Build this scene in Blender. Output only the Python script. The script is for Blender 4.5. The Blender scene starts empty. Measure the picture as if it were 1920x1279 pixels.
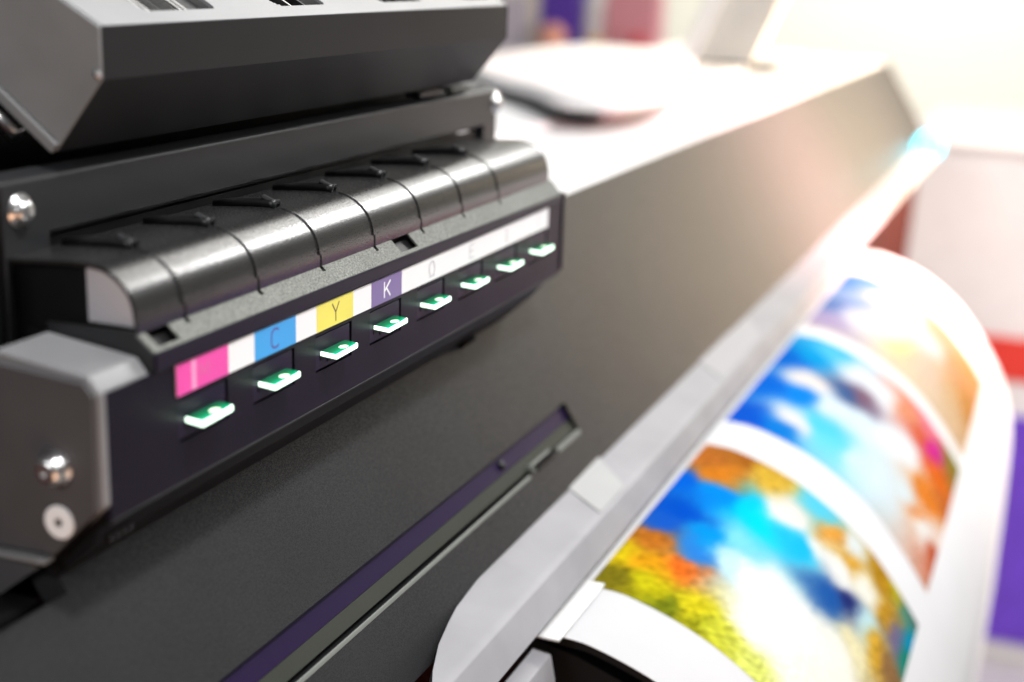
import bpy, bmesh, math, random
from mathutils import Vector, Matrix, noise
random.seed(7)
SC = bpy.context.scene
COL = SC.collection
MM = 0.001

# ------------------------------------------------------------------ materials
def new_mat(name):
    m = bpy.data.materials.new(name); m.use_nodes = True
    return m, m.node_tree, m.node_tree.nodes['Principled BSDF']

def plastic(name, col, rough=0.5, grain=0.0, scale=1500.0, spec=0.5, metal=0.0, mottle=0.0, coat=0.0, rvar=0.0, speck=0.0, dist=0.00025, rspeck=0.0):
    """moulded plastic / painted sheet: fine grain as bump, slow mottling of the colour, uneven gloss"""
    m, nt, p = new_mat(name)
    p.inputs['Base Color'].default_value = (*col, 1)
    p.inputs['Roughness'].default_value = rough
    p.inputs['Specular IOR Level'].default_value = spec
    p.inputs['Metallic'].default_value = metal
    p.inputs['Coat Weight'].default_value = coat
    N = nt.nodes; L = nt.links
    tc = N.new('ShaderNodeTexCoord')
    if grain > 0:
        n = N.new('ShaderNodeTexNoise'); n.inputs['Scale'].default_value = scale; n.inputs['Detail'].default_value = 2.5
        n.inputs['Roughness'].default_value = 0.6
        L.new(tc.outputs['Object'], n.inputs['Vector'])
        b = N.new('ShaderNodeBump'); b.inputs['Strength'].default_value = grain; b.inputs['Distance'].default_value = dist
        L.new(n.outputs['Fac'], b.inputs['Height']); L.new(b.outputs['Normal'], p.inputs['Normal'])
    if rspeck > 0:
        n4 = N.new('ShaderNodeTexNoise'); n4.inputs['Scale'].default_value = scale * 0.7; n4.inputs['Detail'].default_value = 1
        L.new(tc.outputs['Object'], n4.inputs['Vector'])
        m4 = N.new('ShaderNodeMapRange'); m4.inputs[1].default_value = 0.38; m4.inputs[2].default_value = 0.62
        m4.inputs[3].default_value = max(.08, rough - rspeck); m4.inputs[4].default_value = rough + rspeck * 1.6
        L.new(n4.outputs['Fac'], m4.inputs[0]); L.new(m4.outputs[0], p.inputs['Roughness'])
        m5 = N.new('ShaderNodeMapRange'); m5.inputs[1].default_value = 0.38; m5.inputs[2].default_value = 0.62
        m5.inputs[3].default_value = spec * 1.35; m5.inputs[4].default_value = spec * 0.35
        L.new(n4.outputs['Fac'], m5.inputs[0]); L.new(m5.outputs[0], p.inputs['Specular IOR Level'])
    if mottle > 0 or rvar > 0 or speck > 0:
        n2 = N.new('ShaderNodeTexNoise'); n2.inputs['Scale'].default_value = 35; n2.inputs['Detail'].default_value = 6
        L.new(tc.outputs['Object'], n2.inputs['Vector'])
        if mottle > 0:
            mr = N.new('ShaderNodeMapRange'); mr.inputs[1].default_value = 0.3; mr.inputs[2].default_value = 0.7
            mr.inputs[3].default_value = 1 - mottle; mr.inputs[4].default_value = 1 + mottle
            L.new(n2.outputs['Fac'], mr.inputs[0])
            mx = N.new('ShaderNodeVectorMath'); mx.operation = 'SCALE'; mx.inputs[0].default_value = col
            L.new(mr.outputs[0], mx.inputs['Scale'])
            out = mx.outputs[0]
            if speck > 0:
                n3 = N.new('ShaderNodeTexNoise'); n3.inputs['Scale'].default_value = scale * 0.8; n3.inputs['Detail'].default_value = 1
                L.new(tc.outputs['Object'], n3.inputs['Vector'])
                m3 = N.new('ShaderNodeMapRange'); m3.inputs[1].default_value = 0.35; m3.inputs[2].default_value = 0.7
                m3.inputs[3].default_value = 1 - speck; m3.inputs[4].default_value = 1 + speck * 1.6
                L.new(n3.outputs['Fac'], m3.inputs[0])
                mx2 = N.new('ShaderNodeVectorMath'); mx2.operation = 'SCALE'
                L.new(out, mx2.inputs[0]); L.new(m3.outputs[0], mx2.inputs['Scale']); out = mx2.outputs[0]
            L.new(out, p.inputs['Base Color'])
        if rvar > 0:
            m2 = N.new('ShaderNodeMapRange'); m2.inputs[1].default_value = 0.3; m2.inputs[2].default_value = 0.7
            m2.inputs[3].default_value = max(0.05, rough - rvar); m2.inputs[4].default_value = rough + rvar
            L.new(n2.outputs['Fac'], m2.inputs[0]); L.new(m2.outputs[0], p.inputs['Roughness'])
    return m

def emit(name, col, strength):
    m, nt, p = new_mat(name)
    p.inputs['Base Color'].default_value = (*[min(1, c) for c in col], 1)
    p.inputs['Emission Color'].default_value = (*col, 1)
    p.inputs['Emission Strength'].default_value = strength
    return m

M = {}
M['fascia'] = plastic('fascia_plastic', (0.0075, 0.0055, 0.011), 0.42, 0.4, 3200, spec=0.13, mottle=0.12, dist=0.00008)
M['door'] = plastic('slot_door_plastic', (0.010, 0.006, 0.019), 0.4, 0.3, 3200, spec=0.2, mottle=0.12, dist=0.00008)
M['lip'] = plastic('lip_plastic', (0.008, 0.006, 0.015), 0.4, 0.25, 3200, spec=0.2, mottle=0.1, dist=0.00008)
M['cover'] = plastic('textured_cover_plastic', (0.016, 0.016, 0.016), 0.22, 0.8, 4200, spec=0.9, mottle=0.12, dist=0.00004, rspeck=0.09)
M['ledge'] = plastic('speckled_ledge_plastic', (0.13, 0.135, 0.12), 0.6, 0.8, 2400, spec=0.3, mottle=0.10, speck=0.42)
M['black'] = plastic('black_plastic', (0.004, 0.004, 0.0045), 0.5, 0.2, 900, spec=0.2)
M['rubber'] = plastic('black_tube_plastic', (0.006, 0.006, 0.006), 0.4, 0.1, 900, spec=0.5)
M['frame'] = plastic('painted_frame', (0.016, 0.0165, 0.018), 0.45, 0.5, 2600, spec=0.4, mottle=0.1, dist=0.0001)
M['hood'] = plastic('painted_hood', (0.013, 0.0125, 0.013), 0.45, 0.3, 3200, spec=0.18, mottle=0.1, dist=0.0001)
M['hoodend'] = plastic('grey_end_plate', (0.20, 0.20, 0.20), 0.5, 0.15, 700, spec=0.4, mottle=0.12)
M['endpanel'] = plastic('grey_side_panel', (0.07, 0.067, 0.07), 0.5, 0.15, 900, spec=0.4, mottle=0.1)
M['endtop'] = plastic('grey_moulded_top', (0.20, 0.20, 0.205), 0.35, 0.2, 1300, spec=0.5, mottle=0.1)
M['clear'] = plastic('milky_inner_panel', (0.45, 0.43, 0.45), 0.4, 0.1, 900, spec=0.5, mottle=0.1)
M['body'] = plastic('body_cover_paint', (0.0175, 0.018, 0.0192), 0.40, 0.8, 3400, spec=0.32, mottle=0.08, dist=0.00007, rspeck=0.10)
M['white'] = plastic('white_cover', (0.82, 0.81, 0.81), 0.4, 0.0, spec=0.5, mottle=0.03)
M['alu'] = plastic('anodised_rail', (0.27, 0.265, 0.28), 0.5, 0.2, 2500, spec=0.25, metal=0.0, mottle=0.1, dist=0.0001)
M['steel'] = plastic('polished_steel', (0.7, 0.69, 0.68), 0.30, 0, spec=0.5, metal=1.0)
M['brightplate'] = plastic('bright_plate', (0.62, 0.62, 0.62), 0.3, 0, spec=0.5, metal=0.3)
M['washer'] = plastic('white_washer', (0.92, 0.92, 0.92), 0.5, 0)
M['purple'] = plastic('purple_shaded_channel', (0.011, 0.004, 0.032), 0.45, 0.1, 900, spec=0.2)  # channel floor with the overhang's shade put into its colour
M['olive'] = plastic('olive_lit_channel', (0.020, 0.023, 0.016), 0.5, 0.1, 900, spec=0.2, mottle=0.1)  # same channel floor where light reaches it, painted lighter
M['trim'] = plastic('trim_metal', (0.17, 0.18, 0.165), 0.5, 0, metal=0.2, spec=0.3)
M['railhighlight'] = plastic('painted_rail_highlight', (0.36, 0.35, 0.36), 0.6, 0, spec=0.2)  # rail highlight put into a paler colour
M['tape_or_highlight'] = plastic('white_tape', (0.34, 0.34, 0.34), 0.5, 0, mottle=0.03, spec=0.25)
M['paper'] = plastic('white_paper', (0.72, 0.72, 0.73), 0.8, 0, spec=0.0, mottle=0.02)
M['magenta'] = plastic('magenta_label', (0.86, 0.075, 0.40), 0.4, 0)
M['magenta2'] = plastic('pale_magenta_label', (0.93, 0.36, 0.62), 0.4, 0)
M['cyan'] = plastic('cyan_label', (0.045, 0.36, 0.80), 0.4, 0)
M['yellow'] = plastic('yellow_label', (0.86, 0.76, 0.12), 0.4, 0)
M['violet'] = plastic('grey_violet_label', (0.20, 0.145, 0.34), 0.4, 0)
M['labelwhite'] = plastic('white_label', (0.90, 0.90, 0.91), 0.4, 0)
M['ink_violet'] = plastic('violet_lettering', (0.10, 0.05, 0.32), 0.5, 0)
M['ink_brown'] = plastic('brown_lettering', (0.16, 0.10, 0.06), 0.5, 0)
M['ink_pink'] = plastic('pink_lettering', (0.72, 0.16, 0.38), 0.5, 0)
M['ink_grey'] = plastic('faint_grey_lettering', (0.56, 0.55, 0.60), 0.5, 0)
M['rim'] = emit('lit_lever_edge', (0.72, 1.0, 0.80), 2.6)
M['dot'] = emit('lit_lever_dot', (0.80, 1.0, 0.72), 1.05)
M['led'] = emit('status_led', (0.13, 0.80, 1.0), 6.0); M['led'].node_tree.nodes['Principled BSDF'].inputs['Base Color'].default_value = (0, 0.02, 0.02, 1); M['led'].node_tree.nodes['Principled BSDF'].inputs['Specular IOR Level'].default_value = 0
M['lower'] = plastic('flare_tinted_plastic', (0.035, 0.004, 0.002), 0.6, 0.2, 900, spec=0.05)  # dark plastic with the flare's red put into its colour
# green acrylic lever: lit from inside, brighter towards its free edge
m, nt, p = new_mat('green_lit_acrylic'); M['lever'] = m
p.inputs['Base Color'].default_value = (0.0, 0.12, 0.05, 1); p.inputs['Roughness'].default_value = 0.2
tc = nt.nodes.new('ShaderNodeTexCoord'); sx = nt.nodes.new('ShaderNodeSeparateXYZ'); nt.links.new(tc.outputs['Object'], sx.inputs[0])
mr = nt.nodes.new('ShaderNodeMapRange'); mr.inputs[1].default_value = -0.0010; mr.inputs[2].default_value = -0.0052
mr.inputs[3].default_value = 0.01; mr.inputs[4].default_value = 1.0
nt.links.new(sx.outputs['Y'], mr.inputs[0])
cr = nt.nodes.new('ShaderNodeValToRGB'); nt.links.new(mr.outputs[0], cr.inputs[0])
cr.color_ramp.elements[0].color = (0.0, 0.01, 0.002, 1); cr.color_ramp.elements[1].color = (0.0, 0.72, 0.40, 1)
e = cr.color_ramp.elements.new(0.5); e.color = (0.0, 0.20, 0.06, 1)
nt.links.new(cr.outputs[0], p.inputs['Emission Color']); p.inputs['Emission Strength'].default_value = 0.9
# printed pictures: ink colours, flare wash mixed into the far picture
m, nt, p = new_mat('printed_ink'); M['print'] = m
a = nt.nodes.new('ShaderNodeAttribute'); a.attribute_name = 'ink'
nt.links.new(a.outputs['Color'], p.inputs['Base Color']); p.inputs['Roughness'].default_value = 0.9; p.inputs['Specular IOR Level'].default_value = 0.0

# ------------------------------------------------------------------ mesh helpers (all coordinates in millimetres)
def mesh_obj(name, verts, faces, mat, parent=None, bevel=0.0, smooth=False, seg=2, origin=None, mats=None, fmat=None):
    me = bpy.data.meshes.new(name)
    o0 = Vector(origin) * MM if origin else Vector((0, 0, 0))
    me.from_pydata([Vector(v) * MM - o0 for v in verts], [], faces)
    bm = bmesh.new(); bm.from_mesh(me)
    if fmat is None: bmesh.ops.recalc_face_normals(bm, faces=bm.faces)
    bm.to_mesh(me); bm.free()
    if mats:
        for q in mats: me.materials.append(q)
        for pl, k in zip(me.polygons, fmat): pl.material_index = k
    else: me.materials.append(mat)
    ob = bpy.data.objects.new(name, me); COL.objects.link(ob)
    ob.location = o0
    if smooth:
        for pl in me.polygons: pl.use_smooth = True
    if bevel > 0:
        b = ob.modifiers.new('bevel', 'BEVEL'); b.width = bevel * MM; b.segments = seg; b.limit_method = 'ANGLE'
        b.angle_limit = math.radians(30)
        for pl in me.polygons: pl.use_smooth = True
        wn = ob.modifiers.new('wn', 'WEIGHTED_NORMAL'); wn.keep_sharp = False
    if parent is not None: attach(ob, parent)
    return ob

def world_loc(o):
    v = Vector((0, 0, 0))
    while o is not None: v += o.location; o = o.parent
    return v
def attach(ob, parent):
    w = ob.location.copy(); ob.parent = parent; ob.location = w - world_loc(parent)

def sharp(ob, deg=50):
    bm = bmesh.new(); bm.from_mesh(ob.data)
    for e in bm.edges:
        if len(e.link_faces) == 2 and e.calc_face_angle(0) > math.radians(deg): e.smooth = False
        elif len(e.link_faces) != 2: e.smooth = False
    bm.to_mesh(ob.data); bm.free()
class MB:
    def __init__(s): s.v = []; s.f = []
    def box(s, x0, x1, y0, y1, z0, z1):
        b = len(s.v)
        s.v += [(x, y, z) for x in (x0, x1) for y in (y0, y1) for z in (z0, z1)]
        for q in ((0,1,3,2),(4,6,7,5),(0,4,5,1),(2,3,7,6),(0,2,6,4),(1,5,7,3)): s.f.append(tuple(b+i for i in q))
        return s
    def hexa(s, pts):      # 8 points: bottom 4 then top 4
        b = len(s.v); s.v += pts
        for q in ((0,3,2,1),(4,5,6,7),(0,1,5,4),(1,2,6,5),(2,3,7,6),(3,0,4,7)): s.f.append(tuple(b+i for i in q))
        return s
    def prism_x(s, prof, x0, x1, sh=None):      # profile in (y,z), x0/x1 numbers or per-vertex lists
        n = len(prof); b = len(s.v)
        X0 = x0 if isinstance(x0, (list, tuple)) else [x0]*n
        X1 = x1 if isinstance(x1, (list, tuple)) else [x1]*n
        s.v += [(X0[i], prof[i][0], prof[i][1]) for i in range(n)]
        for i in range(n):
            dz = sh[i] if sh else 0
            s.v.append((X1[i], prof[i][0], prof[i][1] + dz))
        s.f.append(tuple(b+i for i in range(n))); s.f.append(tuple(b+n+i for i in reversed(range(n))))
        for i in range(n):
            j = (i+1) % n; s.f.append((b+i, b+n+i, b+n+j, b+j))
        return s
    def prism_z(s, poly, z0, z1):
        n = len(poly); b = len(s.v)
        s.v += [(x, y, z0) for x, y in poly] + [(x, y, z1) for x, y in poly]
        s.f.append(tuple(b+i for i in reversed(range(n)))); s.f.append(tuple(b+n+i for i in range(n)))
        for i in range(n):
            j = (i+1) % n; s.f.append((b+i, b+j, b+n+j, b+n+i))
        return s
    def lathe(s, c, axis, prof, n=24):     # prof: (radius, height) pairs; rotates about axis through c
        a = Vector(axis).normalized(); u = a.orthogonal().normalized(); w = a.cross(u); c = Vector(c); b = len(s.v)
        for r, h in prof:
            for k in range(n):
                t = 2*math.pi*k/n
                s.v.append(tuple(c + a*h + u*(r*math.cos(t)) + w*(r*math.sin(t))))
        for i in range(len(prof)-1):
            for k in range(n):
                k2 = (k+1) % n
                s.f.append((b+i*n+k, b+i*n+k2, b+(i+1)*n+k2, b+(i+1)*n+k))
        s.f.append(tuple(b+k for k in reversed(range(n)))); s.f.append(tuple(b+(len(prof)-1)*n+k for k in range(n)))
        return s
    def tube(s, path, r, n=12, inner=None):
        b = len(s.v); P = [Vector(q) for q in path]
        for i, q in enumerate(P):
            d = (P[min(i+1, len(P)-1)] - P[max(i-1, 0)]).normalized()
            u = d.cross(Vector((1, 0, 0.01))).normalized(); w = d.cross(u)
            for k in range(n):
                t = 2*math.pi*k/n; s.v.append(tuple(q + u*(r*math.cos(t)) + w*(r*math.sin(t))))
        for i in range(len(P)-1):
            for k in range(n):
                k2 = (k+1) % n; s.f.append((b+i*n+k, b+i*n+k2, b+(i+1)*n+k2, b+(i+1)*n+k))
        s.f.append(tuple(b+(len(P)-1)*n+k for k in range(n)))
        if inner is None: s.f.append(tuple(b+k for k in reversed(range(n))))
        else:   # hollow mouth
            d = (P[1]-P[0]).normalized(); u = d.cross(Vector((1, 0, 0.01))).normalized(); w = d.cross(u); b2 = len(s.v)
            for q in (P[0], P[0] + d*6):
                for k in range(n):
                    t = 2*math.pi*k/n; s.v.append(tuple(q + u*(inner*math.cos(t)) + w*(inner*math.sin(t))))
            for k in range(n):
                k2 = (k+1) % n
                s.f.append((b+k2, b+k, b2+k, b2+k2)); s.f.append((b2+k2, b2+k, b2+n+k, b2+n+k2))
            s.f.append(tuple(b2+n+k for k in range(n)))
        return s
    def make(s, name, mat, parent=None, **kw): return mesh_obj(name, s.v, s.f, M[mat] if isinstance(mat, str) else mat, parent, **kw)

def empty(name, loc, label=None, cat=None, group=None):
    o = bpy.data.objects.new(name, None); COL.objects.link(o); o.location = Vector(loc) * MM; o.empty_display_size = 0.02
    if label: tag(o, label, cat, group)
    return o
def tag(o, label=None, cat=None, group=None, kind=None):
    if label: o['label'] = label
    if cat: o['category'] = cat
    if group: o['group'] = group
    if kind: o['kind'] = kind
    return o

# ------------------------------------------------------------------ the printer
PRN = empty('wide_format_printer', (800, 120, -960),
            'dark grey wide format inkjet printer with glowing green cartridge levers and colour label strip', 'printer')
SL = 0.633                                     # front cover leans out by this much per mm of drop
ln = math.hypot(SL, 1); DN = (-SL/ln, -1/ln); NO = (-1/ln, SL/ln)   # down the slope, out of the slope (y,z)
def cov(z, off=0.0):
    y = 40 + SL*(z+8.5); return (y + NO[0]*off, z + NO[1]*off)

# front cover: sloping sheet with a long recessed channel
XE = 1690
mb = MB()
zt, zs0, zs1, zb = -8.5, -83.0, -95.4, -118.0
mb.prism_x([cov(zt), cov(-47), cov(-47, -9), cov(zt, -9)], -27, XE)
mb.prism_x([cov(-47), cov(zs0), cov(zs0, -9), cov(-47, -9)], -420, XE)
mb.prism_x([cov(zs0), cov(zs1), cov(zs1, -9), cov(zs0, -9)], 285.5, XE)
mb.prism_x([cov(zs1), cov(zb), cov(zb, -9), cov(zs1, -9)], -420, XE)
# weld the three sheets into one skin
fc = mb.make('front_cover', 'body', PRN)
bm = bmesh.new(); bm.from_mesh(fc.data); bmesh.ops.remove_doubles(bm, verts=bm.verts, dist=1e-6)
bmesh.ops.recalc_face_normals(bm, faces=bm.faces); bm.to_mesh(fc.data); bm.free()
MB().prism_x([cov(zs0+1.5, -2.4), cov(-89.6, -2.4), cov(-89.6, -6), cov(zs0+1.5, -6)], -420, 285.4).make('channel_floor_shaded', 'purple', fc)  # upper half of the floor, shade painted in
MB().prism_x([cov(-89.7, -2.3), cov(-94.2, -1.4), cov(-94.2, -6), cov(-89.7, -6)], -420, 285.4).make('channel_floor_lit', 'olive', fc)  # lower half of the floor, in its painted lit tone
MB().prism_x([cov(-84, -5.9), cov(-96, -5.9), cov(-96, -7), cov(-84, -7)], -420, 285.4).make('channel_back', 'black', fc)
MB().prism_x([cov(-95.5, 0.4), cov(-96.9, 0.4), cov(-96.9, -2), cov(-95.5, -2)], -420, 222).make('lip_highlight_trim', 'trim', fc, bevel=0.3)  # light caught by the lip edge, put in as a paler strip
MB().prism_x([cov(-94.6, 0.5), cov(-96.6, 0.5), cov(-96.6, -2), cov(-94.6, -2)], 256, 285.3).make('lip_highlight_trim', 'trim', fc, bevel=0.3)
y, z = cov(-86.6, -2.3); MB().lathe((208.5, y, z), (0, NO[0], NO[1]), [(2.0, 0), (2.0, 1.0), (1.4, 1.5), (0.4, 1.7)], 20).make('screw', 'frame', fc, smooth=True)
y, z = cov(-94.3, -1.6); MB().lathe((227, y, z), (0, NO[0], NO[1]), [(1.9, 0), (1.9, 2.2), (1.3, 2.4), (1.2, 1.4)], 20).make('latch', 'trim', fc)
MB().prism_x([cov(-93.0, -0.6), cov(-94.2, -0.6), cov(-94.2, -3), cov(-93.0, -3)], 230, 251).make('latch_bar', 'trim', fc, bevel=0.3)
MB().prism_x([cov(-95.3, 0.3), cov(-97.0, 0.3), cov(-97.0, -2), cov(-95.3, -2)], 231, 250).make('latch_slot', 'black', fc)

# top, back and lower body
MB().box(-420, -28.5, 23.5, 300, -53, -50).make('recess_filler', 'black', PRN)  # black filler plate added to darken the recess
MB().prism_x([(21, -39.4), (80, -39.4), (80, -49.8), (34.5, -49.8)], -30.5, -29).make('lower_side_plate', 'endpanel', PRN)
tp = MB().prism_x([(39.9, -9.5), (42, -7.5), (150, -7.5), (156, -3.5), (330, 2), (330, -28), (46, -28)], 320, XE).make('top_cover', 'white', PRN, bevel=1.2)
MB().box(-26, 320, 62, 330, -60, -12).make('rear_chassis', 'black', PRN)
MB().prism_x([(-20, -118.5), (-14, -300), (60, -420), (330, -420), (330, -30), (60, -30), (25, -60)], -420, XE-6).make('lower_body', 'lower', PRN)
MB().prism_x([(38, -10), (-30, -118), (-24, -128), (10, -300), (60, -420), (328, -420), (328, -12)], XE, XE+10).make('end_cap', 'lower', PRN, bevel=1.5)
for x in (350, 1560):
    lg = MB().box(x, x+60, 120, 200, -900, -420).make('leg', 'black', PRN)
    MB().box(x-10, x+70, -60, 380, -960, -900).make('foot', 'black', lg, bevel=4)

# aluminium guide rail along the lower edge of the cover
rp = [(-23.5, -109.5), (-25.5, -109.9), (-28, -110.5), (-31, -111.2), (-36, -112.3), (-40, -113.1), (-43.0, -113.8), (-44.0, -114.6), (-49.6, -126.0), (-48.0, -126.6), (-42.0, -116.4), (-24, -113.0)]
rl = MB().prism_x(rp, [150, 126, 112, 98, 83, 74, 66, 62, 52, 52, 62, 150], XE-2, sh=[0, 0, 0, 0, 0, 0, 0, 0, 9, 9, 3, 0]).make('guide_rail', 'alu', PRN, bevel=0.5)
tz = lambda y: -109.5 - (-23.5-y)*0.2205
MB().hexa([(249, -23.4, tz(-23.4)+.05), (238, -41.8, tz(-41.8)+.05), (272, -41.8, tz(-41.8)+.05), (292, -22.2, -108.6),
           (249, -22.8, tz(-23.4)+.6), (238, -41.8, tz(-41.8)+.5), (272, -41.8, tz(-41.8)+.5), (292, -21.6, -108.0)]).make('tape_or_highlight', 'tape_or_highlight', rl)
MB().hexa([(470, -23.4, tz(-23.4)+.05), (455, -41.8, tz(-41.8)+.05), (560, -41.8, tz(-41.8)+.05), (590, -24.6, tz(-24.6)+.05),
           (470, -22.8, tz(-23.4)+.5), (455, -41.8, tz(-41.8)+.4), (560, -41.8, tz(-41.8)+.4), (590, -24.6, tz(-24.6)+.4)]).make('tape_or_highlight', 'railhighlight', rl)  # painted highlight on the rail, a pale slab rather than tape

# ---- paper path: profile (y,z) of the sheet leaving the printer
PR = [(-40,-128.5),(-57,-128.5),(-69,-130),(-90,-137),(-110,-147.5),(-132,-164),(-150,-184),(-165,-205),(-177,-226),(-186,-250),(-191,-275),(-193,-330),(-193,-420)]
def catmull(P, n):
    out = []
    for i in range(len(P)-1):
        a, b, c, d = P[max(i-1,0)], P[i], P[i+1], P[min(i+2,len(P)-1)]
        for k in range(n):
            t = k/n
            out.append(tuple(.5*((2*b[q])+(-a[q]+c[q])*t+(2*a[q]-5*b[q]+4*c[q]-d[q])*t*t+(-a[q]+3*b[q]-3*c[q]+d[q])*t**3) for q in (0,1)))
    return out + [P[-1]]
SP = catmull(PR, 8)
LS = [0.0]
for i in range(1, len(SP)): LS.append(LS[-1] + math.dist(SP[i], SP[i-1]))
def on_sheet(s, off=0.0):
    i = 0
    while i < len(LS)-2 and LS[i+1] < s: i += 1
    t = (s-LS[i])/(LS[i+1]-LS[i]); a, b = SP[i], SP[i+1]
    dy, dz = b[0]-a[0], b[1]-a[1]; l = math.hypot(dy, dz)
    return (a[0]+dy*t + dz/l*off*1.0, a[1]+dz*t - dy/l*off)
XN, XF = 153.5, 947
# platen apron under the sheet, bright media edge clamp, beam
ap = [on_sheet(s, -3.0) for s in range(0, 76, 5)]; ap2 = [on_sheet(s, -7.0) for s in range(0, 76, 5)]
MB().prism_x(ap + ap2[::-1], 160, 940).make('platen_apron', 'black', PRN)
MB().box(148, 201, -57.0, -38, -128.0, -127.0).make('media_edge_guard', 'brightplate', PRN, bevel=0.3)
MB().prism_x([(-46, -133), (-53.5, -134), (-57, -142), (-60, -160), (-54, -160), (-50, -136)], [20, 20, 20, 20, 20, 20], [150, 150, 146, 138, 138, 150]).make('apron_beam', 'alu', PRN, bevel=0.6)
MB().prism_x([(-40, -136), (-60, -140), (-95, -152), (-130, -185), (-150, -240), (-150, -300), (-40, -300)], 162, 925).make('heater_housing', 'black', PRN)
MB().lathe((1565, -39.6, -103.5-17), (0, 0, 1), [(17*math.sin(math.pi*k/16)+.01, 17-17*math.cos(math.pi*k/16)) for k in range(17)], 28).make('status_lamp', 'led', PRN, smooth=True)

# ------------------------------------------------------------------ cartridge station
XL, XR = -28.0, 291.0
CELL = [0.9 + 35.6*i for i in range(8)]; CW = 23.0
HZ0, HZ1 = -12.9, -1.3
mb = MB()
mb.prism_x([(0, -24), (0, HZ0), (3, HZ0), (3, -22), (1.0, -24.6)], XL, XR)
mb.box(XL, XR, 0, 3, HZ1, 9.0)
xs = [XL] + sum(([c, c+CW] for c in CELL), []) + [XR]
for k in range(0, len(xs), 2): mb.box(xs[k], xs[k+1], 0, 3, HZ0, HZ1)
fas = mb.make('cartridge_station', 'fascia', PRN)
bm = bmesh.new(); bm.from_mesh(fas.data); bmesh.ops.remove_doubles(bm, verts=bm.verts, dist=1e-6)
dup = {}
for f in bm.faces:
    key = tuple(sorted(v.index for v in f.verts)); dup.setdefault(key, []).append(f)
bmesh.ops.delete(bm, geom=[f for l in dup.values() if len(l) > 1 for f in l], context='FACES')
bmesh.ops.recalc_face_normals(bm, faces=bm.faces); bm.to_mesh(fas.data); bm.free()
MB().box(XL+2, XR-2, 3.2, 30, -22, 9).make('station_core', 'black', fas)
MB().prism_x([(0.05, -24.05), (-0.15, -24.45), (0.3, -25.0), (1.5, -24.9)], XL, XR-0.5).make('edge_bead', 'frame', fas, bevel=0.12)
us = MB().prism_x([(0.8, -24.9), (4.5, -27.5), (6.5, -32.0), (18.5, -43.5), (30, -43), (30, -22.1), (3.1, -22.1)], XL+0.5, [XR-1.5, XR-6, XR-16, XR-24, XR-24, XR-2, XR-2]).make('underside', 'black', fas)
MB().lathe((224, 15.5, -41.5), (0, -0.6, -0.8), [(4.5, -2), (4.5, 1.0), (3.2, 1.8)], 18).make('knob', 'black', us, smooth=True)
mb = MB()
for k in range(4): mb.box(-22+k*2.6, -20.6+k*2.6, 5.5, 8.0, -33.2, -31.2)
mb.make('connector_pins', 'frame', us)
# main right cheek of the fascia
MB().box(XR+0.02, XR+3, -0.6, 30, -23, 12.4).make('station_cheek', 'fascia', fas, bevel=0.5)

for i, x0 in enumerate(CELL):
    dr = MB().box(x0+0.15, x0+CW-(0.95 if i < 7 else 0.9), 0.25, 2.4, HZ0+0.55, HZ1-0.45).make('slot_door', 'door', PRN, bevel=0.15, origin=(x0, 0, -7))
    # little dark finger openings under the lever
    MB().box(x0+3.0, x0+5.4, 0.05, 0.24, -9.7, -8.2).box(x0+7.6, x0+11.8, 0.05, 0.24, -11.0, -8.2).make('finger_slot', 'black', dr)
    a, b = x0+3.0, x0+19.0
    zt_, zb_ = -6.75, -7.95
    lever = MB().prism_z([(a+0.35, 1.2), (a+0.2, -5.55), (b-2.2, -4.95), (b-1.6, -4.6), (b-0.9, -3.4), (b-0.4, 1.2)][::-1], zb_, zt_)
    lv = lever.make('lever', 'lever', dr, origin=(x0, 0, 0))
    rim = MB().hexa([(a, 0.1, zb_-.05), (a-1.3, -6.3, zb_-.05), (a-0.75, -6.0, zb_-.05), (a+0.5, 0.1, zb_-.05),
                     (a, 0.1, zt_+.05), (a-1.3, -6.3, zt_+.05), (a-0.55, -5.7, zt_+.05), (a+0.5, 0.1, zt_+.05)])
    ring = [(a-1.3, -6.3), (b-3.0, -5.75), (b-2.0, -5.5), (b-1.5, -5.0), (b-1.45, -4.5), (b-1.9, -4.55), (b-2.4, -4.95), (b-3.2, -5.1), (a-0.6, -5.65)]
    rim.prism_z(ring[::-1], zb_-.06, zt_+.06)
    rim.make('lit_edge', 'rim', dr, bevel=0.1)
    MB().prism_z([(a+8.6+2.0*math.cos(t*math.pi/9), -3.3+1.35*math.sin(t*math.pi/9)) for t in range(18)], zt_+0.01, zt_+0.07).make('light_dot', 'dot', dr)

# label strip with its coloured fields and letters
ls = MB().box(0, 273, -0.35, -0.02, 0, 8.5).make('label_strip', 'labelwhite', PRN)
for x0, x1, mt in ((0.0, 23.9, 'magenta'), (37.2, 59.8, 'cyan'), (72.2, 95.4, 'yellow'), (108.0, 130.2, 'violet')):
    MB().box(x0, x1, -0.42, -0.34, 0.0, 8.5).make('colour_field', mt, ls)
MB().box(6.6, 8.6, -0.46, -0.41, 0.3, 8.2).make('pale_stripe', 'magenta2', ls)
def ribbon(strokes, w, x0, z0, sx, sz, y=-0.47, th=0.05):
    mb = MB()
    for st in strokes:
        P = [(x0+p_[0]*sx, z0+p_[1]*sz) for p_ in st]
        for (ax, az), (bx, bz) in zip(P, P[1:]):
            dx, dz = bx-ax, bz-az; l = math.hypot(dx, dz) or 1; nx, nz = -dz/l*w/2, dx/l*w/2
            ex, ez = dx/l*w*0.3, dz/l*w*0.3
            q = [(ax-ex+nx, az-ez+nz), (ax-ex-nx, az-ez-nz), (bx+ex-nx, bz+ez-nz), (bx+ex+nx, bz+ez+nz)]
            mb.hexa([(u, y, v) for u, v in q] + [(u, y+th, v) for u, v in q])
            y -= 0.0006
    return mb
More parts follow.
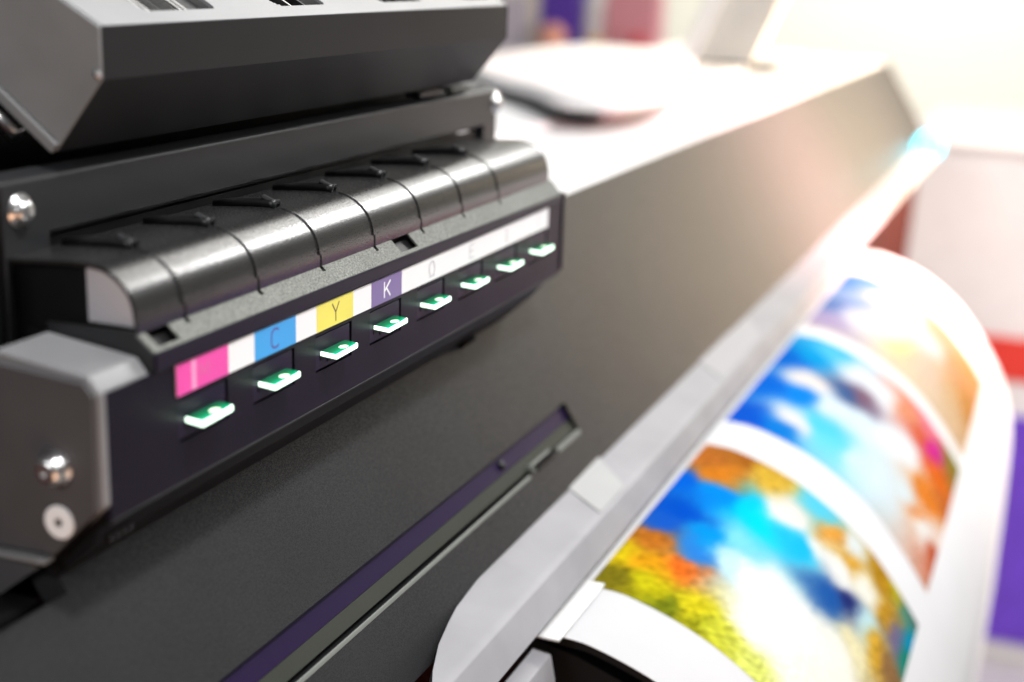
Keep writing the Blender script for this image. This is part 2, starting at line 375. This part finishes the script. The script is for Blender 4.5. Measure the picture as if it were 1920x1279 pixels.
arc = lambda a0, a1, cx=.5, cy=.5, rx=.5, ry=.5, n=14: [(cx+rx*math.cos(math.radians(a0+(a1-a0)*k/n)), cy+ry*math.sin(math.radians(a0+(a1-a0)*k/n))) for k in range(n+1)]
LET = {'M': [[(0,0),(0,1),(.5,.3),(1,1),(1,0)]],
       'C': [arc(40, 180, cy=.74, ry=.26) + arc(180, 320, cy=.26, ry=.26)],
       'Y': [[(0,1),(.5,.48)],[(1,1),(.5,.48)],[(.5,.48),(.5,0)]],
       'K': [[(0,0),(0,1)],[(1,1),(.05,.42)],[(.35,.6),(1,0)]],
       'E': [[(1,1),(0,1),(0,0),(1,0)],[(0,.52),(.8,.52)]],
       'I': [[(.5,0),(.5,1)]],
       'Q': [arc(-70, 250)[:], [(.1,0),(.4,0)], [(.6,0),(.95,0)]]}
for ch, x, w, h, z0, mt, wd in (('M', 10.4, 4.0, 4.6, 2.0, 'ink_pink', .4), ('C', 46.2, 4.2, 5.6, 1.5, 'ink_violet', .55), ('Y', 81.9, 4.2, 5.6, 1.4, 'ink_brown', .5),
                            ('K', 117.2, 4.2, 5.0, 1.7, 'labelwhite', .75), ('Q', 152.2, 4.6, 5.4, 1.6, 'ink_grey', .45), ('E', 188.2, 4.0, 5.2, 1.7, 'ink_grey', .4),
                            ('I', 223, 4, 5.2, 1.7, 'ink_grey', .9), ('I', 259, 4, 5.2, 1.7, 'ink_grey', .4)):
    ribbon(LET[ch], wd, x, z0, w, h).make('letter', mt, ls)

# ledge and lip above the labels
LX0, LX1 = -9.0, 288.0
def lerp(a, b, t): return a + (b-a)*t
def shz(x): return -1.9*(x-LX0)/(LX1-LX0)
cb = MB().prism_x([(-1.0, 9.2), (-1.0, 13.4), (-0.6, 14.2), (4, 13.9), (4, 9.2)], LX0, LX1, sh=[0, -1.9, -1.9, -1.9, 0]).make('cover_lip', 'lip', PRN, bevel=0.15)
# sloping ledge (y -0.5..4.6, z 14.3..18.4) with two rectangular notches and small seam nicks
SEAM = [11.4 + 35.9*k for k in range(7)]
def lz(y, x): return 14.35 + (y+0.6)*(4.05/5.2) + shz(x)*(1-(y+0.6)/5.2)
bands = [(-0.6, 0.3), (0.3, 3.0), (3.0, 3.9), (3.9, 4.6)]
cuts = sorted(set([LX0, LX1, -6.0, 3.5, 131.5, 144.5] + sum(([s-0.9, s+0.9] for s in SEAM), [])))
mb = MB()
for (ya, yb) in bands:
    for xa, xb in zip(cuts, cuts[1:]):
        xm = (xa+xb)/2
        if ya >= 0.3 and (-6.0 < xm < 3.5 or 131.5 < xm < 144.5): continue
        if ya >= 3.0 and any(abs(xm-s) < 0.9 for s in SEAM): continue
        mb.hexa([(xa, ya, lz(ya, xa)-1.0), (xb, ya, lz(ya, xb)-1.0), (xb, yb, lz(yb, xb)-1.0), (xa, yb, lz(yb, xa)-1.0),
                 (xa, ya, lz(ya, xa)), (xb, ya, lz(ya, xb)), (xb, yb, lz(yb, xb)), (xa, yb, lz(yb, xa))])
lg = mb.make('cover_ledge', 'ledge', PRN)
bm = bmesh.new(); bm.from_mesh(lg.data); bmesh.ops.remove_doubles(bm, verts=bm.verts, dist=1e-6)
dup = {}
for f in bm.faces: dup.setdefault(tuple(sorted(v.index for v in f.verts)), []).append(f)
bmesh.ops.delete(bm, geom=[f for l in dup.values() if len(l) > 1 for f in l], context='FACES')
bmesh.ops.recalc_face_normals(bm, faces=bm.faces); bm.to_mesh(lg.data); bm.free()
MB().prism_x([(0.5, 9.4), (0.5, 12.0), (5.5, 16.0), (40, 16.0), (40, 9.4)], LX0+1, LX1-1).make('ledge_bed', 'black', lg)
MB().prism_x([(-0.2, 9.3), (-0.4, 14.0), (4.6, 18.1), (5.2, 19.3), (32, 18.6), (32, 9.3)], LX0-0.6, LX0-0.02).make('ledge_end', 'frame', lg)

# arched cover in eight segments
AP = [(4.4, 18.3), (4.3, 21.5), (4.9, 25.4), (6.3, 28.8), (8.8, 31.6), (12.2, 33.8), (16.2, 35.0), (22.5, 35.3), (30.5, 34.8), (46, 33.5)]
AC = catmull(AP, 5)
def arc_off(d):
    out = []
    for i, q in enumerate(AC):
        a, b = AC[max(i-1,0)], AC[min(i+1,len(AC)-1)]; dy, dz = b[0]-a[0], b[1]-a[1]; l = math.hypot(dy, dz)
        out.append((q[0]-dz/l*d, q[1]+dy/l*d))
    return out
edges = [LX0] + SEAM + [LX1-4]
AI = arc_off(-1.1)
for k in range(8):
    xa = edges[k] + (0.32 if k else 0); xb = edges[k+1] - (0.32 if k < 7 else 0)
    sg = MB().prism_x(AC + AI[::-1], xa, xb).make('cover_segment', 'cover', PRN, origin=(xa, 5, 18))
    for pl in sg.data.polygons: pl.use_smooth = True
    sharp(sg)
    if k < 7:   # raised seam rib, thinning towards the foot
        n = len(AC) - 14; R0 = arc_off(0.5)
        mbr = MB(); pr = []
        top = [R0[i] for i in range(6, n)]; bot = [AC[i] for i in range(6, n)]
        mbr.prism_x(top + [(q[0], q[1]-0.3) for q in bot[::-1]], xb-1.15, xb-0.05)
        mbr.make('seam_rib', 'cover', sg, bevel=0.15)
    if k < 7:   # the slit beside the rib opens towards the foot
        O1 = arc_off(0.12); mbw = MB(); W0 = [O1[i] for i in range(0, 17)]; b0 = len(mbw.v)
        for i, q in enumerate(W0):
            w_ = 0.15 + 1.0*(1-i/16)**1.3
            mbw.v += [(xb-0.1, q[0], q[1]), (xb-0.1+w_, q[0], q[1])]
        for i in range(16): mbw.f.append((2*i, 2*i+1, 2*i+3, 2*i+2))
        mbw.make('seam_slit', 'black', sg)
# lower black wedge at the foot of each seam
for s in SEAM: MB().box(s-0.6, s+0.6, 3.2, 5.5, 14, 17.2).make('seam_nick', 'black', lg)
# ends of the arch
MB().prism_x([(20.5, 19.6), (20.5, 33.2)] + [(q[0]+1.6, q[1]-1.5) for q in AC[::-1] if 5 < q[0] < 19.5 and q[1] > 22] + [(6.2, 19.6)], LX0+1.5, LX0+2.5).make('inner_panel', 'clear', PRN)
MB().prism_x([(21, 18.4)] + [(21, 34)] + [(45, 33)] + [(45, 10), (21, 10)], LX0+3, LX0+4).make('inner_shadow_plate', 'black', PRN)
# ink tubes lying on the cover, running back into the frame
for s in SEAM:
    x = s + 0.3
    tb = MB().tube([(x-0.6, 19.5, 36.1), (x-0.4, 22, 36.5), (x, 27, 36.3), (x+0.3, 34, 35.7), (x+0.3, 43, 34.0)], 1.5, 14, inner=0.95).make('ink_tube', 'rubber', PRN, smooth=False)
    for pl in tb.data.polygons: pl.use_smooth = len(pl.vertices) == 4
    MB().tube([(x-0.6, 19.2, 36.15), (x-0.55, 19.9, 36.4)], 1.75, 14, inner=1.0).make('tube_collar', 'frame', tb)

# frame bar over the cover
mb = MB()
mb.prism_x([(44, 38), (44, 52.6), (45.0, 53.6), (52, 54.6), (52, 40), (46, 37.2)], -10, 318)
fb = mb.make('frame_bar', 'frame', PRN, bevel=0.6)
MB().box(-10, 7.5, 44.05, 52, -12, 38.6).make('frame_leg', 'frame', fb, bevel=0.4)
MB().box(303, 318, 44.05, 52, -7, 38.6).make('frame_leg', 'frame', fb, bevel=0.4)
MB().box(8, 303, 57, 62, -10, 50).make('inner_wall', 'black', fb)
MB().prism_x([(47, 36.6), (47, 37.8), (56, 36.0), (56, 34.8)], 7.6, 303).make('inner_shelf', 'frame', fb)
MB().box(7.6, 300, 46.5, 47.5, 32.5, 36.0).make('inner_rail', 'black', fb)
MB().lathe((-3.3, 44, 45.3), (0, -1, 0), [(4.6, -1), (4.6, 0.1), (3.4, 0.4), (3.2, 1.6), (2.5, 2.6), (1.2, 3.1)], 28).make('bolt', 'steel', fb, smooth=True)
MB().lathe((317.0, 44, 46.9), (0, -1, 0), [(5.2, -1), (5.2, 0.1), (3.4, 0.3), (3.0, 1.6), (2.0, 2.6)], 28).make('bolt', 'steel', fb, smooth=True)
MB().box(-34, -10.2, 46, 52, -40, 54).make('frame_side', 'black', fb)
# hinge between frame bar and hood on both sides
for x0, x1 in ((272, 292), (240, 262)):
    MB().box(x0, x1, 46, 54, 55, 57.2).make('hinge_plate', 'trim' if x0 > 260 else 'frame', fb, bevel=0.4)

# hood above: slanted sheet metal housing with vents in its top
hp_ = [(29.8, 92.2), (29.8, 78.5), (46, 58.4), (64, 72.0), (110, 107), (118, 118), (96, 128.5)]
hd = MB().prism_x([hp_[0], hp_[1], hp_[2], (64, 71.6), (63.4, 73.0), (46.3, 60.4), (31.2, 79.2), (31.2, 91.6)], 14.6, 293.6).make('hood', 'hood', PRN)
for x0, x1 in ((14, 15.4), (292.8, 294.2)):
    MB().prism_x(hp_, x0, x1).make('hood_end_plate', 'hoodend' if x0 < 100 else 'hood', hd, bevel=0.5)
MB().prism_x([(46.2, 58.2), (44.2, 60.7), (108, 109), (110.5, 106.8)], 12.2, 13.9).make('hood_flange', 'hoodend', hd, bevel=0.4)
# top sheet with vent openings (plane z = 92.2 + .55 (y-29.8))
tzz = lambda y, o=0: 92.2 + .55*(y-29.8) + o
V = [(40, 76, 35.3, 64), (110, 142, 35.6, 64), (182, 218, 35.6, 64), (256, 286, 36.0, 64)]
mb = MB()
def slab(x0, x1, y0, y1):
    mb.hexa([(x0, y0, tzz(y0, -1.2)), (x1, y0, tzz(y0, -1.2)), (x1, y1, tzz(y1, -1.2)), (x0, y1, tzz(y1, -1.2)),
             (x0, y0, tzz(y0)), (x1, y0, tzz(y0)), (x1, y1, tzz(y1)), (x0, y1, tzz(y1))])
YT = 35.3
slab(15.5, 292.7, 30.2, YT)
xs = [15.5] + sum(([v[0], v[1]] for v in V), []) + [292.7]
for k in range(0, len(xs), 2): slab(xs[k], xs[k+1], YT, 64)
slab(15.5, 292.7, 64, 96)
for v in V:      # rounded corners of each opening
    for xx, sgn in ((v[0], 1), (v[1], -1)):
        r = 5.0 if sgn > 0 else 2.0; K = 6
        for q in range(K):
            a0, a1 = math.pi/2*q/K, math.pi/2*(q+1)/K
            ya0, ya1 = YT + r - r*math.cos(a0)*1.0, YT + r - r*math.cos(a1)
            xa = r - r*math.sin((a0+a1)/2)
            y_0, y_1 = YT + r*(q/K), YT + r*((q+1)/K)
            f = 1 - (q+0.5)/K; w = r*(1 - math.sqrt(max(0, 1 - f*f)))
            if w > 0.05:
                x0_, x1_ = (xx, xx + w) if sgn > 0 else (xx - w, xx); slab(x0_, x1_, y_0, y_1)
ht = mb.make('hood_top', 'endtop', hd)
rnd = random.Random(3)
for v in V:
    x = v[0] + 6
    while x < v[1] - (10 if v[0] < 50 else 2):
        MB().hexa([(x, 33, 82), (x+.7, 33, 82), (x+.7+rnd.uniform(-1, 1), 62, 100), (x+rnd.uniform(-1, 1), 62, 100), (x-1.5, 36, 93.8), (x-.8, 36, 93.8), (x-.8, 60, 107), (x-1.5, 60, 107)]).make('cooling_fin', 'steel' if rnd.random() < .45 else 'rubber', ht)
        x += rnd.uniform(1.5, 2.6) if v[0] < 50 else 9
MB().hexa([(64, 33, 84), (77, 33, 84), (77, 62, 100), (64, 62, 100), (63, 36, 93), (75.5, 36, 93), (75.5, 60, 106), (63, 60, 106)]).make('inner_block', 'frame', ht, bevel=0.8)
MB().prism_x([(31.5, 78), (46.5, 61), (96, 98), (96, 100), (60, 84), (31.5, 80)], 15.5, 292.7).make('hood_lining', 'black', ht)
MB().lathe((13.9, 31.2, 79.8), (-1, 0, 0), [(1.3, -.5), (1.3, .4), (.7, .8)], 16).make('rivet', 'steel', hd)
MB().box(2, 306, 66, 70, 40, 78).make('hood_light_blocker', 'black', hd)  # added black plate that blocks light behind the hood
# bright strap and roller under the hood's near end
MB().tube([(16, 60, 62), (16, 72, 71.5)], 2.6, 14).make('strap_pin', 'steel', hd, smooth=True)
MB().lathe((4, 70, 58), (1, 0, 0), [(4, 0), (4, 8), (2.5, 8.2)], 20).make('roller', 'steel', hd, smooth=True)

# near end of the station: moulded block with side panel, bolt, washer
eb = MB().prism_x([(0.1, 9.0), (3.6, 13.2), (31.5, 16.4), (31.5, -36), (16, -35.4), (2.4, -22), (0.1, -20)], -30, -10.2).make('station_end', 'endtop', PRN, bevel=1.0, seg=3)
MB().prism_x([(1.2, 8.6), (3.8, 11.6), (80, 16.5), (80, -37.5), (15.6, -34.9), (2.2, -21.2)], -31.3, -30.05).make('side_panel', 'endpanel', eb, bevel=0.35)
sp_ = [c for c in eb.children][0]
MB().lathe((-31.2, 13.1, -11.0), (-1, 0, 0), [(4.6, 0), (4.5, .5), (3.8, .7), (3.8, 2.8), (3.4, 3.8), (2.6, 4.5), (1.2, 4.8), (0.7, 4.2)], 30).make('bolt', 'steel', eb, smooth=True)
wsh = MB().lathe((-31.2, 13.1, -25.4), (-1, 0, 0), [(1.2, 0), (4.35, 0), (4.35, .6), (4.1, .8), (1.2, .8), (1.2, 0.01)], 34).make('washer', 'washer', eb)
MB().lathe((-31.2, 13.1, -25.4), (-1, 0, 0), [(1.09, 0), (1.09, .5)], 20).make('washer_hole', 'black', eb)
MB().prism_x([(16.5, -35.6), (80, -38.2), (80, -39.2), (16.5, -36.8)], -34, -30.1).make('panel_flange', 'hoodend', eb, bevel=0.3)
MB().lathe((-32.5, 18.2, -36.4), (-1, 0.0, 0), [(0.9, -1), (0.9, .6), (.5, 1.0)], 16).make('flange_rivet', 'steel', eb, smooth=True)
MB().prism_x([(2.6, -22), (15, -35), (31, -35), (31, -22)], -29.8, -28.0).make('end_gap', 'black', eb)

# ------------------------------------------------------------------ the printed sheet
def grid_sheet(name, x0, x1, s0, s1, nx, ns, off, mat, parent=None, color=None):
    vs = []; fs = []
    for i in range(nx+1):
        x = lerp(x0, x1, i/nx)
        for j in range(ns+1):
            s = lerp(s0, s1, j/ns); y, z = on_sheet(s, off); vs.append((x, y, z))
    for i in range(nx):
        for j in range(ns):
            a = i*(ns+1)+j; fs.append((a, a+1, a+ns+2, a+ns+1))
    o = mesh_obj(name, vs, fs, M[mat], parent, smooth=True)
    if color:
        at = o.data.color_attributes.new('ink', 'FLOAT_COLOR', 'POINT')
        k = 0
        for i in range(nx+1):
            for j in range(ns+1):
                c = color(lerp(x0, x1, i/nx), lerp(s0, s1, j/ns)); at.data[k].color = (*c, 1); k += 1
    return o
P3= [(210,18,120,110,20),(235,16,215,190,20),(233,29,225,160,20),(243,38,235,110,30),(255,19,190,110,30),(214,32,200,190,20),(213,50,220,205,30),(207,64,210,210,60),(206,80,220,225,110),(206,40,110,120,20),(203,58,150,150,20),(275,19,20,90,200),(292,24,0,80,200),(278,41,0,150,230),(331,16,0,100,220),(325,34,0,140,240),(328,47,0,210,250),(321,57,0,220,255),(291,51,130,220,250),(261,38,40,130,220),(263,53,200,235,245),(264,69,250,250,245),(260,94,253,252,245),(254,81,250,250,245),(267,113,255,252,240),(363,13,190,110,40),(349,28,220,130,30),(375,36,170,100,30),(369,49,220,180,60),(346,63,250,238,232),(327,77,20,190,240),(375,79,90,210,240),(363,89,230,160,60),(335,85,240,240,235),(369,102,230,240,245),(354,106,215,160,50),(335,103,245,245,240),(348,116,250,250,240),(319,110,30,40,110),(308,102,30,90,170),(320,123,200,235,240),(376,122,190,140,30),(387,134,200,190,40),(402,141,150,70,40),(404,152,110,50,40),(352,133,200,150,40),(345,144,120,110,150),(362,156,0,150,190),(340,157,30,140,120),(312,134,220,170,50),(297,120,245,235,190),(316,147,150,110,70),(235,101,255,250,235),(238,91,253,250,240),(230,76,253,250,240)]
P2= [(443,20,0,80,210),(509,18,0,100,220),(573,18,0,100,215),(590,32,0,160,230),(508,38,0,130,235),(604,41,80,200,240),(440,36,0,120,220),(463,44,240,235,235),(535,39,245,235,230),(518,57,225,240,250),(477,58,80,210,245),(555,62,50,90,150),(561,68,130,90,110),(521,79,225,245,252),(465,67,100,220,250),(544,111,245,250,252),(471,101,225,242,250),(492,121,230,245,250),(605,99,235,150,110),(594,118,225,100,60),(594,130,220,30,160),(621,118,240,130,150),(594,150,170,120,40),(570,140,240,110,20),(522,137,240,130,30),(491,132,240,160,100),(549,152,210,110,40),(497,149,250,225,210),(482,143,250,250,245),(475,154,200,80,40),(621,152,140,130,40),(591,79,240,245,250),(595,58,235,240,248),(533,94,240,248,252),(466,82,215,240,250)]
P1= [(814,17,50,120,200),(826,28,70,140,215),(734,18,70,110,190),(682,19,170,150,200),(766,29,130,170,220),(798,46,225,230,245),(784,71,235,235,245),(724,61,250,245,240),(714,77,250,235,150),(710,92,230,200,170),(776,93,235,225,225),(814,105,215,150,100),(788,123,200,140,80),(809,134,205,130,50),(749,144,200,120,30),(732,125,215,170,110),(722,107,225,190,160),(648,18,225,200,190),(721,44,240,238,245)]  # far picture, colours already washed out by flare

def lin(c): c /= 255; return c/12.92 if c <= .04045 else ((c+.055)/1.055)**2.4
def painter(pts, seed, pale=0.0):
    Q = pts
    def f(x, s):
        n1 = noise.noise(Vector((x*.045, s*.06, seed)))*8 + noise.noise(Vector((x*.3, s*.4, seed+4)))*3
        n2 = noise.noise(Vector((x*.045, s*.06, seed+9)))*7 + noise.noise(Vector((x*.3, s*.4, seed+14)))*3
        xx, ss = x+n1, s+n2; W = 0; c = [0, 0, 0]
        for a, b, r, g, bb in Q:
            d = ((xx-a)**2*0.8 + (ss-b)**2*1.5 + 36)
            w = d**-2.3; W += w; c[0] += w*r; c[1] += w*g; c[2] += w*bb
        c = [v/W for v in c]
        warm = max(0.0, min(1.0, (c[0]-c[2])/120)); mass = noise.noise(Vector((x*.22, s*.3, seed+30)))
        g_ = 1 + noise.noise(Vector((x*.5, s*.6, seed+30)))*(.12+.5*warm) + mass*.45*warm
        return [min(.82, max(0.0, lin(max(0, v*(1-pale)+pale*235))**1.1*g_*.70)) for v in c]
    return f
sheet = grid_sheet('printed_paper', XN, XF, 0, 374, 2, 110, 0.0, 'paper')
tag(sheet, 'wide white glossy paper with colourful printed landscapes curving out of the printer', 'paper')
sol = sheet.modifiers.new('solid', 'SOLIDIFY'); sol.thickness = 0.25*MM; sol.offset = 0
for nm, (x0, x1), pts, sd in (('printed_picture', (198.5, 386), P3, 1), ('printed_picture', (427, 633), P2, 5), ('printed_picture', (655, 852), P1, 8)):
    grid_sheet(nm, x0, x1, 11, 156.5, 110, 84, 0.3, 'print', sheet, painter(pts, sd, 0.30 if sd == 8 else (0.12 if sd == 5 else 0.06)))  # strongest paling puts the flare's haze into the far picture

# ------------------------------------------------------------------ things on the printer top
def wavy(name, quad, th, lift, mat, label, cat, parent=None):
    vs = []; fs = []; n = 16
    for i in range(n+1):
        for j in range(n+1):
            u, v = i/n, j/n
            p_ = [lerp(lerp(quad[0][k], quad[1][k], u), lerp(quad[3][k], quad[2][k], u), v) for k in range(3)]
            vs.append((p_[0], p_[1], p_[2] + lift(u, v)))
    for i in range(n):
        for j in range(n):
            a = i*(n+1)+j; fs.append((a, a+1, a+n+2, a+n+1))
    o = mesh_obj(name, vs, fs, M[mat], parent, smooth=True)
    s_ = o.modifiers.new('s', 'SOLIDIFY'); s_.thickness = th*MM; s_.offset = 0
    return tag(o, label, cat)
def rounded(P, n=6):
    out = []; m = len(P)
    for i in range(m):
        a, b, c, d = P[i-1], P[i], P[(i+1) % m], P[(i+2) % m]
        for k in range(n):
            t = k/n; out.append(tuple(.5*((2*b[q])+(-a[q]+c[q])*t+(2*a[q]-5*b[q]+4*c[q]-d[q])*t*t+(-a[q]+3*b[q]-3*c[q]+d[q])*t**3) for q in (0, 1)))
    return out
TP = [(815, 262), (735, 190), (668, 138), (676, 100), (760, 88), (1000, 132), (1222, 200), (1285, 330), (1120, 352), (930, 320)]
tray = empty('tray', (900, 210, -3), 'smooth white rounded tray lying on the printer top with a dark gap under its front', 'tray')
MB().prism_z(rounded(TP), 7.5, 18).make('tray_body', 'white', tray, bevel=4.5, seg=4)
MB().prism_z(rounded([(900+(x-900)*.9, 210+(y-210)*.85) for x, y in TP]), -3, 8).make('tray_base', 'frame', tray)
pn = empty('control_panel', (1350, 190, -2), 'pale leaning flat panel standing on the printer top beside the white sheets', 'control panel')
M['beige'] = plastic('beige_panel', (0.62, 0.60, 0.56), 0.5, 0, mottle=0.08)
MB().hexa([(1345, 222, -4), (1345, 150, -4), (1362, 150, -4), (1362, 222, -4), (1385, 176, 130), (1385, 104, 130), (1402, 104, 130), (1402, 176, 130)]).make('panel_body', 'beige', pn, bevel=2)
MB().hexa([(1338, 238, -4), (1338, 222.5, -4), (1364, 222.5, -4), (1364, 238, -4), (1378, 196, 130), (1378, 176.5, 130), (1404, 176.5, 130), (1404, 196, 130)]).make('panel_edge', 'white', pn, bevel=2)
MB().box(1342, 1420, 120, 215, -4.5, 1).make('panel_foot_shade', M['brown'] if 'brown' in M else 'olive', pn, bevel=2)  # dark slab stands for the brownish shadow at the panel's base

# ------------------------------------------------------------------ room behind
M['floor'] = plastic('pale_floor', (0.62, 0.61, 0.60), 0.45, 0, mottle=0.06)
M['wall'] = plastic('white_wall', (0.84, 0.83, 0.77), 0.7, 0, mottle=0.02)
M['red'] = plastic('red_board', (0.75, 0.045, 0.03), 0.5, 0, mottle=0.05)
M['purpleboard'] = plastic('violet_board', (0.16, 0.055, 0.62), 0.5, 0, mottle=0.1)
fl = MB().box(-3000, 9000, -6000, 6000, -964, -960).make('floor', 'floor'); tag(fl, kind='structure')
wl = MB().box(6500, 6540, -6000, 6000, -960, 2400).make('wall', 'wall'); tag(wl, kind='structure')
ct = empty('display_counter', (2100, -500, -960), 'white exhibition counter with a red band and a big violet front board', 'counter')
MB().box(1905, 2500, -1300, 20, -958, -140).make('counter_body', 'white', ct, bevel=3)
MB().box(1899, 1904.9, -1290, -60, -492, -425).make('red_band', 'red', ct)
MB().box(1899, 1904.9, -1290, -60, -925, -548).make('violet_board', 'purpleboard', ct)
MB().box(1880, 2510, -1310, 30, -139.5, -131).make('counter_top', 'white', ct, bevel=3)
tb = empty('sample_table', (3000, 900, -960), 'long white table far behind the printer carrying coloured samples', 'table')
MB().box(2750, 3400, 380, 1900, -135, -105).make('table_top', 'white', tb, bevel=4)
for (x, y) in ((2800, 430), (2800, 1850), (3350, 430), (3350, 1850)): MB().box(x-20, x+20, y-20, y+20, -960, -135.5).make('leg', 'alu', tb)
def colmat(n, c): M[n] = plastic(n, c, 0.5, 0, mottle=0.05); return n
items = [('carton', 'box', 1125, 60, 130, (0.72, 0.66, 0.74), 'pale lilac carton at the left of the far table', 'carton'),
         ('paper_roll', 'cyl', 1060, 26, 150, (0.88, 0.80, 0.66), 'cream paper roll standing between lilac carton and violet box', 'paper roll'),
         ('violet_box', 'box', 985, 50, 150, (0.14, 0.06, 0.52), 'violet box with orange ball in front on the far table', 'box'),
         ('orange_ball', 'ball', 975, 34, 68, (0.92, 0.42, 0.30), 'orange ball in front of the violet box', 'ball'),
         ('white_canister', 'cyl', 900, 30, 150, (0.9, 0.9, 0.9), 'white canister between orange ball and pink box', 'canister'),
         ('amber_jar', 'cyl', 868, 17, 38, (0.9, 0.50, 0.10), 'small amber jar before the white canister', 'jar'),
         ('pink_box', 'box', 800, 62, 150, (0.92, 0.40, 0.46), 'pink box at the right part of the far table', 'box'),
         ('red_tin', 'cyl', 765, 17, 52, (0.80, 0.07, 0.08), 'small red tin before the pink box', 'tin'),
         ('brown_bowl', 'cyl', 745, 22, 22, (0.20, 0.10, 0.08), 'low dark brown bowl beside the red tin', 'bowl')]
for nm, kd, y, r, h, c, lb, ca in items:
    mt = colmat('paint_' + nm, c); x = 3000 if kd == 'box' or h > 100 else 2900; zb = -105
    if kd == 'box':
        o = MB().box(x-r*.6, x+r*.6, y-r, y+r, zb, zb+h).make(nm, mt, bevel=2)
    elif kd == 'cyl':
        o = MB().lathe((x, y, zb), (0, 0, 1), [(r*.9, 0), (r, 3), (r, h-4), (r*.85, h)], 28).make(nm, mt, smooth=True)
    else:
        prof = [(r*math.sin(math.pi*k/14)+0.01, r-r*math.cos(math.pi*k/14)) for k in range(15)]
        o = MB().lathe((x, y, zb), (0, 0, 1), prof, 28).make(nm, mt, smooth=True)
    tag(o, lb, ca)

# ------------------------------------------------------------------ light
W = bpy.data.worlds.new('World'); SC.world = W; W.use_nodes = True
nt = W.node_tree; bg = nt.nodes['Background']
tc = nt.nodes.new('ShaderNodeTexCoord'); dt = nt.nodes.new('ShaderNodeVectorMath'); dt.operation = 'DOT_PRODUCT'
d_ = Vector((0.86, 0.02, 0.42)).normalized(); dt.inputs[1].default_value = d_
nm_ = nt.nodes.new('ShaderNodeVectorMath'); nm_.operation = 'NORMALIZE'
nt.links.new(tc.outputs['Generated'], nm_.inputs[0]); nt.links.new(nm_.outputs[0], dt.inputs[0])
rmp = nt.nodes.new('ShaderNodeValToRGB'); nt.links.new(dt.outputs['Value'], rmp.inputs[0])
E_ = rmp.color_ramp.elements
E_[0].position = 0.0; E_[0].color = (0.035, 0.035, 0.037, 1)
E_[1].position = 0.97; E_[1].color = (1.0, 0.99, 0.97, 1)
e = E_.new(0.60); e.color = (0.05, 0.05, 0.05, 1)
e = E_.new(0.86); e.color = (0.46, 0.46, 0.46, 1)
nt.links.new(rmp.outputs[0], bg.inputs['Color']); bg.inputs['Strength'].default_value = 2.2

def area(name, loc, target, size, power, col=(1, 1, 1), sy=None):
    l = bpy.data.lights.new(name, 'AREA'); l.energy = power; l.color = col; l.size = size
    if sy: l.shape = 'RECTANGLE'; l.size_y = sy
    o = bpy.data.objects.new(name, l); COL.objects.link(o); o.location = loc
    o.rotation_euler = (Vector(target)-Vector(loc)).to_track_quat('-Z', 'Y').to_euler(); return o
area('key_lamp', (0.05, -0.42, 0.92), (0.12, 0, 0), 0.09, 11.5)
area('front_fill', (0.0, -0.95, 1.0), (0.12, 0, 0), 0.4, 6.5)  # added soft fill that brightens the station front
area('strip_lamp', (1.95, -0.40, 1.05), (0.1, 0.02, 0.03), 0.6, 15, (1, .99, .98), sy=0.15)
area('near_side_lamp', (-0.9, 0.15, 0.5), (0, 0.03, 0.0), 0.3, 4.8, (.98, .99, 1))
o = area('far_flare_fill', (1.66, -0.46, 0.10), (1.46, 0.0, -0.04), 0.5, 12, (1.0, 0.74, 0.50)); o.data.spread = math.radians(90)  # added warm light imitating the flare's tan on the far cover
o = area('middle_flare_fill', (1.00, -0.34, 0.0), (0.96, 0.0, -0.04), 0.25, 3.6, (1.0, 0.46, 0.46)); o.data.spread = math.radians(65)  # added pink light imitating flare along the middle of the cover
area('counter_fill', (1.25, -1.0, 0.1), (1.9, -0.35, -0.45), 0.4, 15, (1, .90, .86))  # unseen light added to whiten the counter side
area('under_flare_fill', (1.42, -0.32, -0.34), (1.6, -0.02, -0.2), 0.06, 0.35, (1, .30, .10))  # unseen orange light added to redden the printer's far end
area('room_lamp', (3.4, -0.3, 2.1), (3.4, -0.2, -1.0), 1.8, 42, (1, .96, .88))
area('wall_fill', (5.0, 0.5, 1.6), (6.5, 0.4, -0.4), 1.5, 88, (1, .97, .86))  # added light that brightens the far wall
area('low_warm_fill', (-0.35, -0.25, -0.30), (-0.08, 0.0, -0.08), 0.3, 0.8, (1, .50, .25))  # added orange light that tints the lower left corner brown

# ------------------------------------------------------------------ camera
cam = bpy.data.cameras.new('Camera'); co = bpy.data.objects.new('Camera', cam); COL.objects.link(co)
R3 = Matrix(((0.3756984903409375, 0.2361040971408644, -0.896161536593062),
             (-0.9262309261260452, 0.12777195416129059, -0.35464150802957894),
             (0.0307719977126821, 0.9632908091760776, 0.2666906468432449)))
mw = R3.to_4x4(); mw.translation = Vector((-0.28639675, -0.20660033, 0.11276435)); co.matrix_world = mw
cam.lens = 48.75; cam.sensor_width = 36; cam.sensor_fit = 'HORIZONTAL'; cam.clip_start = 0.02; cam.clip_end = 100
cam.dof.use_dof = True; cam.dof.focus_distance = 0.448; cam.dof.aperture_fstop = 5.8
SC.camera = co
SC.render.engine = 'CYCLES'
SC.view_settings.view_transform = 'Standard'; SC.view_settings.look = 'None'
SC.view_settings.exposure = 0; SC.view_settings.gamma = 1
SC.view_settings.use_curve_mapping = False
SC.render.resolution_x = 1024; SC.render.resolution_y = 682
